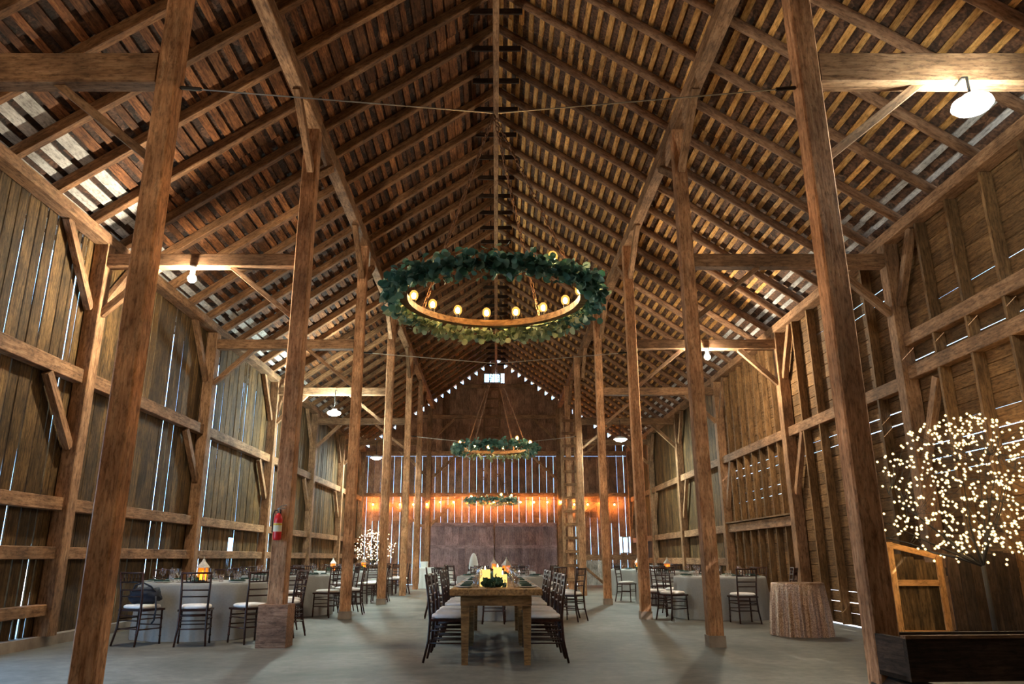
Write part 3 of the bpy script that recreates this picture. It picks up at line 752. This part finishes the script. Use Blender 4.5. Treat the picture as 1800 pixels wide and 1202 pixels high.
# ------------------------------------------------------------------ tableware
def goblet():
    prof = [(.034, 0), (.033, .003), (.006, .008), (.0045, .05), (.005, .085), (.018, .095), (.034, .115), (.040, .14), (.037, .17), (.032, .195)]
    return MB().lathe(prof, 12, capt=False).me('wine_glass', M['glass'], True)
def tumbler():
    return MB().lathe([(.03, 0), (.033, .05), (.036, .105), (.033, .105), (.03, .05), (.027, .008)], 12).me('water_glass', M['glass'], True)
GOB, TUM = goblet(), tumbler()
def setting_proto():
    r = empty('place_setting')
    MB().lathe([(.07, 0), (.11, .006), (.135, .014), (.133, .017), (.10, .010), (.07, .006)], 20).build('plate', M['china'], r, True)
    n = MB(); n.box((0, 0, .022), (.115, .21, .012)); n.box((.004, .004, .033), (.10, .17, .010), .06); n.build('napkin', M['napkin'], r)
    return r
SET = setting_proto()
def place_setting(x, y, z, rz, label, group):
    o = SET if 'set' not in _used else copy_tree(SET); _used.add('set')
    o.location = (x, y, z); o.rotation_euler = (0, 0, rz); tag(o, label, 'place setting', group)
def glass(kind, x, y, z, label, group):
    o = link('wine_glass' if kind else 'water_glass', GOB if kind else TUM, None, (x, y, z)); tag(o, label, 'glass', group)
def lantern_proto():
    r = empty('candle_lantern'); w = .075
    MB().box((0, 0, .012), (.18, .18, .024)).build('base', M['whitepaint'], r)
    for a in (-1, 1):
        for b in (-1, 1): MB().box((a * w, b * w, .125), (.018, .018, .205)).build('corner_post', M['whitepaint'], r)
    for a, b in ((1, 0), (-1, 0), (0, 1), (0, -1)):
        MB().box((a * (w - .002), b * (w - .002), .125), (.003 if a else 2 * w - .02, .003 if b else 2 * w - .02, .2)).build('pane', M['amber'], r)
    rf = MB(); rf.lathe([(.135, .225), (.135, .24), (.09, .285), (.04, .335), (.03, .36), (.012, .375)], 4, a0=PI / 4); rf.build('roof', M['whitepaint'], r)
    MB().tube([(.022 * math.cos(t), 0, .39 + .022 * math.sin(t)) for t in np.linspace(0, 2 * PI, 13)], .004, 5, cap=False).build('ring', M['whitepaint'], r)
    cd = MB().lathe([(.032, .025), (.036, .03), (.036, .13), (.028, .137)], 14).build('candle', M['lanwax'], r, True)
    MB().lathe([(.002, .138), (.008, .15), (.005, .165), (.001, .178)], 8).build('flame', M['flame'], cd, True)
    return r
LAN = lantern_proto()
def lantern(x, y, z, rz, label):
    o = LAN if 'lan' not in _used else copy_tree(LAN); _used.add('lan')
    o.location = (x, y, z); o.scale = (.74, .74, .86); o.rotation_euler = (0, 0, rz); tag(o, label, 'lantern', 'candle lanterns on the tables')
    return o
def greenery(name, x, y, z, R, n, size, label, cat, group, squash=.5, mat='leafd', lx=None):
    bv = []; bf = []
    for k in range(n):
        if lx: p = Vector((rng.uniform(-lx[0], lx[0]), rng.uniform(-lx[1], lx[1]), abs(rng.normal(0, lx[2])) + .012))
        else:
            d = Vector(rng.normal(size=3)).normalized() * R * rng.uniform(.3, 1); p = Vector((d.x, d.y, abs(d.z) * squash + .015))
        Rm = rand_rot(Vector(rng.normal(size=3)) + Vector((p.x * 3, p.y * 3, .4))); q = int(rng.integers(4)); s = size * rng.uniform(.7, 1.2)
        vv = (np.array(Rm) @ (LV[q][0] * s).T).T + np.array(p); vv[:, 2] = np.maximum(vv[:, 2], .003); b = len(bv)
        bv.extend(vv.tolist()); bf.extend([tuple(i + b for i in t) for t in LV[q][1]])
    o = empty(name, (x, y, z)); tag(o, label, cat, group)
    fo = link('foliage', mesh('foliage', bv, bf, M[mat], True), o); fo['kind'] = 'stuff'
    ly = lx[1] if lx else R * .8
    MB().tube([(.03 * math.sin(k), -ly + 2 * ly * k / 8, .01) for k in range(9)], .006, 5).build('stem', M['bark'], o)
    return o

# ------------------------------------------------------------------ round tables
def cloth_mesh(R, H, nf, amp, mat, seed, flare=.05, n=96):
    rs = np.random.default_rng(seed); v = []; f = []; ph = rs.uniform(0, 6, 3)
    rings = [(0, 0), (.5, 0), (.93, 0), (.985, .002), (1.0, .012), (1.005, .05), (1.0, .25), (1.0, .5), (1.0, .75), (1.0, .97), (1.0, 1.0)]
    for q, (k, d) in enumerate(rings):
        for j in range(n):
            a = 2 * PI * j / n
            wv = (math.sin(nf * a + ph[0]) * .7 + .5 * math.sin((nf * 2 + 1) * a + ph[1]) + .3 * math.sin(3 * a + ph[2])) * amp
            rr = R * k + (wv * min(1, d * 1.7) + flare * d if d > .02 else 0)
            v.append((rr * math.cos(a), rr * math.sin(a), H - d * (H - .004)))
    for i in range(len(rings) - 1):
        for j in range(n): f.append((i * n + j, (i + 1) * n + j, (i + 1) * n + (j + 1) % n, i * n + (j + 1) % n))
    return mesh('tablecloth', v, f, mat, True)
TN = 0
def round_table(x, y, R, angs, name, full, seed, nset=8, lanx=.0, lany=0.0, near_only=False):
    r = empty('round_table', (x, y, 0)); tag(r, 'round folding table hidden under a grey cloth, %s' % name, 'table', 'round guest tables')
    MB().lathe([(R - .03, .715), (R - .02, .72), (R - .02, .74), (R - .03, .745)], 32).build('tabletop', M['table'], r)
    for a in range(4): MB().tube([(.45 * math.cos(a * PI / 2 + .7), .45 * math.sin(a * PI / 2 + .7), 0), (.40 * math.cos(a * PI / 2 + .7), .40 * math.sin(a * PI / 2 + .7), .715)], .018, 6).build('leg', M['iron'], r)
    c = link('tablecloth', cloth_mesh(R - .02, .757, 11, .032, M['linen'], seed), None, (x, y, 0)); tag(c, 'floor-length grey linen cloth on the %s' % name, 'tablecloth', 'grey round tablecloths')
    z = .758
    gl = 'guest chairs around the ' + name
    a_s = sorted(angs, key=lambda q: q[0] if isinstance(q, tuple) else q)
    for k, q in enumerate(a_s):
        ang, dist = (q if isinstance(q, tuple) else (q, R + .33)); a = math.radians(ang)
        place_chair(x + dist * math.cos(a), y + dist * math.sin(a), a + PI / 2 + random.uniform(-.12, .12), 'dark chiavari chair, %s counter-clockwise at the %s' % (ORD[k], name), gl, full)
    for k in range(nset):
        a = 2 * PI * (k + .3) / nset
        if math.hypot(x + (R - .2) * math.cos(a) + .58, y + (R - .2) * math.sin(a) - 20.0) < .45: continue
        place_setting(x + (R - .2) * math.cos(a), y + (R - .2) * math.sin(a), z, a, 'plate with green napkin, %s counter-clockwise on the %s' % (ORD[k], name), 'place settings on the ' + name)
        a2 = a + .26
        glass(1, x + (R - .33) * math.cos(a2), y + (R - .33) * math.sin(a2), z, 'stemmed wine glass, %s counter-clockwise on the %s' % (ORD[k], name), 'wine glasses on the ' + name)
        if full: glass(0, x + (R - .42) * math.cos(a - .2), y + (R - .42) * math.sin(a - .2), z, 'clear water tumbler, %s counter-clockwise on the %s' % (ORD[k], name), 'water glasses on the ' + name)
    lantern(x + lanx, y + lany, z, .5 + seed, 'white candle lantern glowing amber on the %s' % name)
    greenery('centerpiece', x + lanx - .03, y + lany - .25, z, .10, 45, .05, 'dark leafy centrepiece beside the lantern on the %s' % name, 'centerpiece', 'leafy centrepieces', .6)
LN = '%s round table by the vertical-board wall'; RN = '%s round table by the horizontal-board wall'
round_table(-4.38, 11.75, .92, [(-106, 1.27), (-73, 1.29), (-43, 1.40), (-8, 1.3), 28, 62, 97, 135], LN % 'first', True, 1, lanx=-.08, lany=.1)
round_table(-4.30, 16.1, .92, [-110, (-72, 1.35), (-38, 1.3), (-2, 1.35), 30, 65, 100, 140], LN % 'second', True, 2, lanx=-.15)
round_table(-4.30, 20.5, .92, [-105, -70, -35, 0, 35, 70, 105, 140], LN % 'third', False, 3)
round_table(-4.25, 24.9, .92, [-105, -70, -35, 0, 35, 70, 105], LN % 'fourth', False, 4)
round_table(4.34, 15.2, .88, [(-152, 1.2), (-88, 1.25), (-35, 1.2), 0, 40, 80, 120, 165], RN % 'first', True, 5, lanx=-.15, lany=.1)
round_table(4.50, 20.0, .90, [-115, -70, 75, 110, 150], RN % 'second', False, 6, lanx=-.1)
round_table(4.40, 24.2, .90, [-70, 30, 75, 110], RN % 'third', False, 7)
CN = '%s round table behind the plank table'
round_table(.12, 15.2, .90, [(-97, 1.32), (-35, 1.5), 0, 35, 75, 110, 150, 185, 215], CN % 'first', True, 8, lanx=.08, lany=-.06)
round_table(.14, 20.2, .90, [-110, -70, -30, 10, 80, 120, 170, 210], CN % 'second', False, 9, lanx=-.2)

# ------------------------------------------------------------------ the long plank tables with chairs
def farm_table(yc, L, label):
    r = empty('plank_table', (0, yc, 0)); tag(r, label, 'table', 'plank tables')
    for k in range(5): beam('plank', (-.50 + .2 * (k + .5), -L / 2, .742), (-.50 + .2 * (k + .5), L / 2, .742), .198, .064, M['table'], r, ch=.004)
    for s in (-1, 1):
        beam('apron', (-.385, s * (L / 2 - .10), .655), (.385, s * (L / 2 - .10), .655), .035, .108, M['table'], r)
        beam('apron', (s * .37, -L / 2 + .12, .655), (s * .37, L / 2 - .12, .655), .03, .105, M['table'], r)
        for e in (-1, 1):
            x, y = s * .335, e * (L / 2 - .165)
            m = MB()
            for z, w in ((0, .034), (.60, .047), (.705, .047)):
                m.v += [(x - w, y - w, z), (x + w, y - w, z), (x + w, y + w, z), (x - w, y + w, z)]
            for q in range(2):
                for j in range(4): m.f.append((q * 4 + j, q * 4 + (j + 1) % 4, q * 4 + 4 + (j + 1) % 4, q * 4 + 4 + j))
            m.f += [(3, 2, 1, 0), (8, 9, 10, 11)]
            m.build('leg', M['table'], r)
farm_table(9.50, 2.12, 'rustic plank dining table nearest the camera')
farm_table(11.64, 2.12, 'second rustic plank dining table, end to end behind the first')
ZT = .776
for s in (-1, 1):
    side = 'vertical-board' if s < 0 else 'horizontal-board'
    for k, y in enumerate((8.93, 9.48, 10.03, 11.09, 11.64, 12.19)):
        place_chair(s * .535, y, s * PI / 2 + random.uniform(-.03, .03), 'dark chiavari chair, %s from the camera along the plank tables, %s wall side' % (ORD[k], side), 'chairs along the plank tables')
        place_setting(s * .345, y, ZT, s * PI / 2 + PI / 2 * 0 + PI / 2, 'white plate with dark green napkin, %s along the plank tables, %s side' % (ORD[k], side), 'place settings on the plank tables')
        glass(1, s * .20, y + .17, ZT, 'stemmed wine glass, %s from the camera along the plank tables, %s side' % (ORD[k], side), 'wine glasses on the plank tables')
        glass(0, s * .23, y - .13, ZT, 'clear water tumbler, %s from the camera along the plank tables, %s side' % (ORD[k], side), 'tumblers on the plank tables')
def pillar_candle(x, y, r, h, label):
    o = MB().lathe([(r * .96, 0), (r, .006), (r, h - .008), (r * .94, h), (r * .7, h - .006), (0.004, h - .012)], 20).build('pillar_candle', M['wax'], None, True, (x, y, ZT)); tag(o, label, 'candle', 'pillar candles')
    MB().lathe([(.002, h - .01), (.008, h + .008), (.006, h + .022), (.001, h + .04)], 8).build('flame', M['flame'], o, True)
pillar_candle(-.13, 9.25, .062, .19, 'wide lit pillar candle, leftmost of three on the plank table')
pillar_candle(.02, 9.75, .055, .21, 'lit pillar candle standing behind the other two on the plank table')
pillar_candle(.075, 8.98, .052, .14, 'short lit pillar candle at the front of the leafy garland')
greenery('leaf_garland', -.02, 9.05, ZT, 0, 240, .055, 'dark leafy garland around the candles on the first plank table', 'garland', 'table garlands', lx=(.11, .30, .035))
greenery('leaf_garland', 0, 11.0, ZT, 0, 420, .055, 'dark leafy garland along the second plank table', 'garland', 'table garlands', lx=(.09, 1.2, .03))

# ------------------------------------------------------------------ single things
# bag on the first chair
bag = empty('duffel_bag', (-4.72, 10.58, .508), .1); tag(bag, 'dark navy bag lying on a chair seat at the first round table', 'bag')
v, f = ico(1, 3); vv = []
for a, b, c in v:
    k = (abs(a) ** 3 + abs(b) ** 3 + abs(c) ** 3) ** (-1 / 3); vv.append((a * k * .20 * (1 + .08 * math.sin(7 * c + 3 * a)), b * k * .15 * (1 + .08 * math.sin(9 * a)), max(0, .10 + c * k * .105 + .02 * math.sin(11 * a + 4 * b))))
link('body', mesh('body', vv, f, M['navy'], True), bag)
MB().tube([(-.14, -.1, .15), (-.10, -.13, .24), (0, -.13, .27), (.10, -.12, .22), (.15, -.08, .15)], .012, 6).build('strap', M['navy'], bag, True)
MB().tube([(.17, -.12, .10), (.21, -.17, -.05), (.20, -.17, -.2), (.17, -.16, -.24)], .012, 6).build('loose_strap', M['navy'], bag, True)
# fire extinguisher
fe = empty('fire_extinguisher', (-2.885, 10.3 - .11 - .062, 1.32)); tag(fe, 'red fire extinguisher hung on a timber post', 'fire extinguisher')
MB().lathe([(.035, 0), (.05, .008), (.055, .03), (.055, .27), (.048, .305), (.03, .335), (.016, .35)], 18).build('cylinder', M['red'], fe, True)
MB().lathe([(.0556, .11), (.0556, .22)], 18, capb=False, capt=False).build('label', M['paper'], fe, True)
MB().lathe([(.0562, .19), (.0562, .215)], 18, capb=False, capt=False).build('label_band', M['yellow'], fe, True)
MB().lathe([(.014, .35), (.018, .36), (.018, .40)], 10).build('valve', M['chrome'], fe)
h = MB(); h.box((.03, 0, .405), (.11, .018, .012)); h.tube([(-.01, 0, .41), (.03, 0, .44), (.10, 0, .455)], .008, 6); h.build('handle', M['chrome'], fe)
MB().tube([(-.015, 0, .385), (-.05, -.01, .38), (-.066, -.01, .33), (-.068, -.01, .20), (-.066, -.01, .10)], .009, 6).build('hose', M['iron'], fe, True)
MB().box((0, .058, .30), (.03, .008, .2)).build('bracket', M['iron'], fe)
# sequin cocktail table
ck = empty('cake_table', (4.52, 11.75, 0)); tag(ck, 'small round table stand under the sequin cloth', 'table')
MB().lathe([(.37, .70), (.375, .71), (.375, .725), (.37, .73)], 28).build('tabletop', M['table'], ck); MB().tube([(0, 0, 0), (0, 0, .7)], .04, 10).build('pedestal', M['iron'], ck)
sc = link('sequin_tablecloth', cloth_mesh(.375, .742, 15, .030, M['sequin'], 21, .05, 182), None, (4.52, 11.75, 0)); tag(sc, 'shimmering rose-gold sequin cloth hanging in folds on a small round table', 'tablecloth')
# gift table with white cloth, boxes
gt = empty('side_table', (-2.25, 29.3, 0)); tag(gt, 'long folding table under the pale cloth near the far wall', 'table')
MB().box((0, 0, .72), (1.16, .70, .03)).build('tabletop', M['table'], gt)
for a in (-1, 1):
    for b in (-1, 1): MB().tube([(a * .5, b * .28, 0), (a * .5, b * .28, .705)], .018, 6).build('leg', M['iron'], gt)
def rect_cloth(w, d, H):
    v = []; f = []; n = 60
    def per(t, e):
        P = 2 * (w + d); q = t * P
        if q < w: return (-w / 2 + q, -d / 2, 0, -1)
        q -= w
        if q < d: return (w / 2, -d / 2 + q, 1, 0)
        q -= d
        if q < w: return (w / 2 - q, d / 2, 0, 1)
        q -= w
        return (-w / 2, d / 2 - q, -1, 0)
    rings = [(0, .0), (1, 0.0), (1, .03), (1, .5), (1, 1)]
    for k, dd in rings:
        for j in range(n):
            x, y, nx, ny = per(j / n, 0); wv = (.03 * math.sin(j * 1.7) + .02) * dd
            v.append(((x if k else x * .01) + nx * wv, (y if k else y * .01) + ny * wv, H - dd * (H - .005)))
    for i in range(len(rings) - 1):
        for j in range(n): f.append((i * n + j, (i + 1) * n + j, (i + 1) * n + (j + 1) % n, i * n + (j + 1) % n))
    return mesh('tablecloth', v, f, M['whitecloth'], True)
o = link('tablecloth', rect_cloth(1.2, .74, .745), None, (-2.25, 29.3, 0)); tag(o, 'pale white-green cloth on the rectangular table near the far wall', 'tablecloth')
o = empty('gift_box', (-2.7, 29.25, .748)); tag(o, 'white round-lidded box on the pale clothed table', 'box')
MB().lathe([(.14, 0), (.14, .17)], 20).build('body', M['whitecloth'], o); MB().lathe([(.15, .17), (.15, .21), (.14, .215)], 20).build('lid', M['whitecloth'], o)
# tapered white centrepiece on the table behind
ck = empty('cone_ornament', (-.58, 20.0, .76)); tag(ck, 'tall white rounded cone ornament rising behind the plank tables', 'ornament')
MB().lathe([(.10, 0), (.105, .012), (.03, .02), (.025, .05)], 16).build('stand', M['china'], ck, True)
MB().lathe([(.11, .05), (.125, .08), (.12, .17), (.10, .28), (.075, .37), (.045, .43), (.012, .455)], 18).build('cone', M['whitecloth'], ck, True)
# ladder against the sixth post
lad = empty('wooden_ladder', (2.74, 28.12, 0)); tag(lad, 'tall wooden ladder with wide flat rungs beside the sliding door', 'ladder')
for s in (-1, 1): beam('rail', (s * .25, 0, 0), (s * .25, 0, 6.6), .11, .07, M['beam'], lad, up=(0, 1, 0))
for k in range(13): beam('rung', (-.25, -.055, .35 + k * .48), (.25, -.055, .35 + k * .48), .03, .10, M['rafter'], lad)
# pale gate and rail across the far aisle
gt = empty('stall_gate', (4.35, 30.2, 0)); tag(gt, 'pale plank half gate with diagonal brace in the far aisle', 'gate')
for k in range(6): beam('plank', (-1.1 + k * .2, .03, .08), (-1.1 + k * .2, .03, 1.0), .025, .195, M['palewood'], gt, up=(1, 0, 0))
beam('brace', (-1.15, -.0, .95), (-.15, -.0, .12), .03, .10, M['beam'], gt)
beam('rail', (-1.5, -.02, 1.12), (1.35, -.02, 1.12), .04, .2, M['beam'], gt)
for xx in (-1.5, 1.35): beam('gate_post', (xx, .07, 0), (xx, .07, 1.6), .12, .12, M['beam'], gt, up=(0, 1, 0))

# ---- trough in the near corner
tr = empty('feed_trough', (2.74, 5.36, -.03), .075); tag(tr, 'long dark old plank trough on low skids in the near corner', 'trough')
beam('side_board', (0, 0, .475), (2.88, 0, .475), .04, .27, M['darkwood'], tr)
beam('side_board', (.02, .42, .475), (2.88, .42, .475), .04, .27, M['darkwood'], tr)
beam('end_board', (.02, .02, .475), (.02, .40, .475), .04, .27, M['darkwood'], tr)
beam('bottom_board', (0, .21, .355), (2.88, .21, .355), .38, .03, M['darkwood'], tr)
beam('top_edge', (-.01, -.005, .618), (2.88, -.005, .618), .06, .02, M['endwall'], tr)
for xx in (.1, 1.35, 2.7):
    beam('skid', (xx, -.05, .17), (xx, .47, .17), .26, .34, M['darkwood'], tr, n=10)

# ---- board panel with the fresh wood frame, dark partition
pn = empty('plank_door_panel', (4.72, 8.75, 0)); tag(pn, 'small plank door with a fresh orange wood frame and slanted top', 'door panel')
for k, xx in enumerate((-.19, -.065, .06, .185)):
    beam('plank', (xx, .02, .06), (xx, .02, 1.14 - .03 * k), .02, .122, M['siding'], pn, up=(1, 0, 0))
beam('stile', (-.265, 0, .02), (-.265, 0, 1.27), .035, .065, M['newwood'], pn, up=(1, 0, 0))
beam('stile', (.265, 0, .02), (.265, 0, 1.13), .035, .065, M['newwood'], pn, up=(1, 0, 0))
beam('stile', (-.335, .01, .02), (-.335, .01, 1.20), .035, .05, M['newwood'], pn, up=(1, 0, 0))
for zz in (.30, .83): beam('rail', (-.23, 0, zz), (.23, 0, zz), .035, .065, M['newwood'], pn)
beam('top_rail', (-.29, -.002, 1.245), (.30, -.002, 1.10), .036, .06, M['newwood'], pn)
pt = empty('stall_partition', (5.38, 8.62, 0)); tag(pt, 'dark low partition of upright boards beside the lit tree', 'partition')
for k in range(6): beam('plank', (-.32 + k * .13, 0, .01), (-.32 + k * .13, 0, 1.14 + .015 * ((k * 5) % 3)), .025, .125, M['darkwood'], pt, up=(1, 0, 0))
for zz in (.3, .95): beam('rail', (-.38, .03, zz), (.42, .03, zz), .03, .09, M['darkwood'], pt)

# ---- lit trees
def lit_tree(x, y, H, z0, R, nd, dot, matl, label, seed, xmax=None):
    rs = np.random.default_rng(seed)
    r = empty('lit_tree', (x, y, 0)); tag(r, label, 'tree', 'lit blossom trees')
    MB().lathe([(.13, 0), (.13, .015), (.05, .03)], 14).build('base_plate', M['bark'], r)
    MB().tube([(0, 0, 0), (-.01, 0, .5), (-.02, 0, z0 - .05)], [.028, .024, .02], 8).build('trunk', M['bark'], r, True)
    br = MB(); nodes_ = []
    for k in range(11):
        a = 2 * PI * k / 11 + rs.uniform(-.2, .2); e = rs.uniform(.15, 1.25) if k < 9 else 1.45
        L = R * 1.02 / max(.35, math.cos(e)) if e < .9 else (H - z0) * .95 / math.sin(e)
        L = min(L, R * 1.1); d = Vector((math.cos(a) * math.cos(e), math.sin(a) * math.cos(e), math.sin(e)))
        p = Vector((-.02, 0, z0 - .1)); pts = [p]
        for q in range(5):
            p = p + d * L / 5 + Vector(rs.normal(0, .02, 3)); pts.append(p.copy()); nodes_.append(p.copy())
        if xmax: pts = [Vector((min(q.x, xmax), q.y, q.z)) for q in pts]
        br.tube(pts, [.016, .013, .010, .007, .005, .003], 6)
    NP = np.array([tuple(q) for q in nodes_]); v, f = ico(dot, 1); dv = []; df = []; cv = []; v2, f2 = ico(dot * .42, 1); cf = []
    cnt = 0
    while cnt < nd:
        a = rs.uniform(0, 2 * PI); u = rs.random() ** .55; t = rs.random()
        zz = z0 + (H - z0) * t; prof = (.55 + .6 * t / .3) if t < .3 else (1.13 * math.sqrt(max(0, 1 - ((t - .3) / .72) ** 2)))
        prof = min(1, prof)
        p = np.array([R * prof * u * math.cos(a), R * prof * u * math.sin(a), zz + .05 * rs.normal()])
        if xmax and p[0] > xmax: continue
        k = np.argmin(((NP - p) ** 2).sum(1)); q = NP[k]
        if rs.random() < .5: br.tube([tuple(q), tuple((q + p) / 2 + rs.normal(0, .015, 3)), tuple(p)], .0022, 3, cap=False)
        b = len(dv); dv.extend([(c[0] + p[0], c[1] + p[1], c[2] + p[2]) for c in v]); df.extend([tuple(i + b for i in t_) for t_ in f]); cnt += 1
        b = len(cv); cv.extend([(c[0] + p[0], c[1] + p[1], c[2] + p[2]) for c in v2]); cf.extend([tuple(i + b for i in t_) for t_ in f2])
    br.build('branches', M['bark'], r)
    o = link('led_blossoms', mesh('led_blossoms', dv, df, M['ledglow' if matl is M['led'] else 'ledglow2'], True), r); o['kind'] = 'stuff'
    o = link('led_cores', mesh('led_cores', cv, cf, matl, True), r); o['kind'] = 'stuff'
lit_tree(5.03, 8.0, 2.52, 1.12, 1.0, 700, .0165, M['led'], 'tall bare tree covered in warm light dots behind the dark trough', 5, .80)
lit_tree(-4.25, 26.9, 1.98, 1.0, .76, 260, .020, M['ledw'], 'small glowing light tree near the far wall between posts', 6)
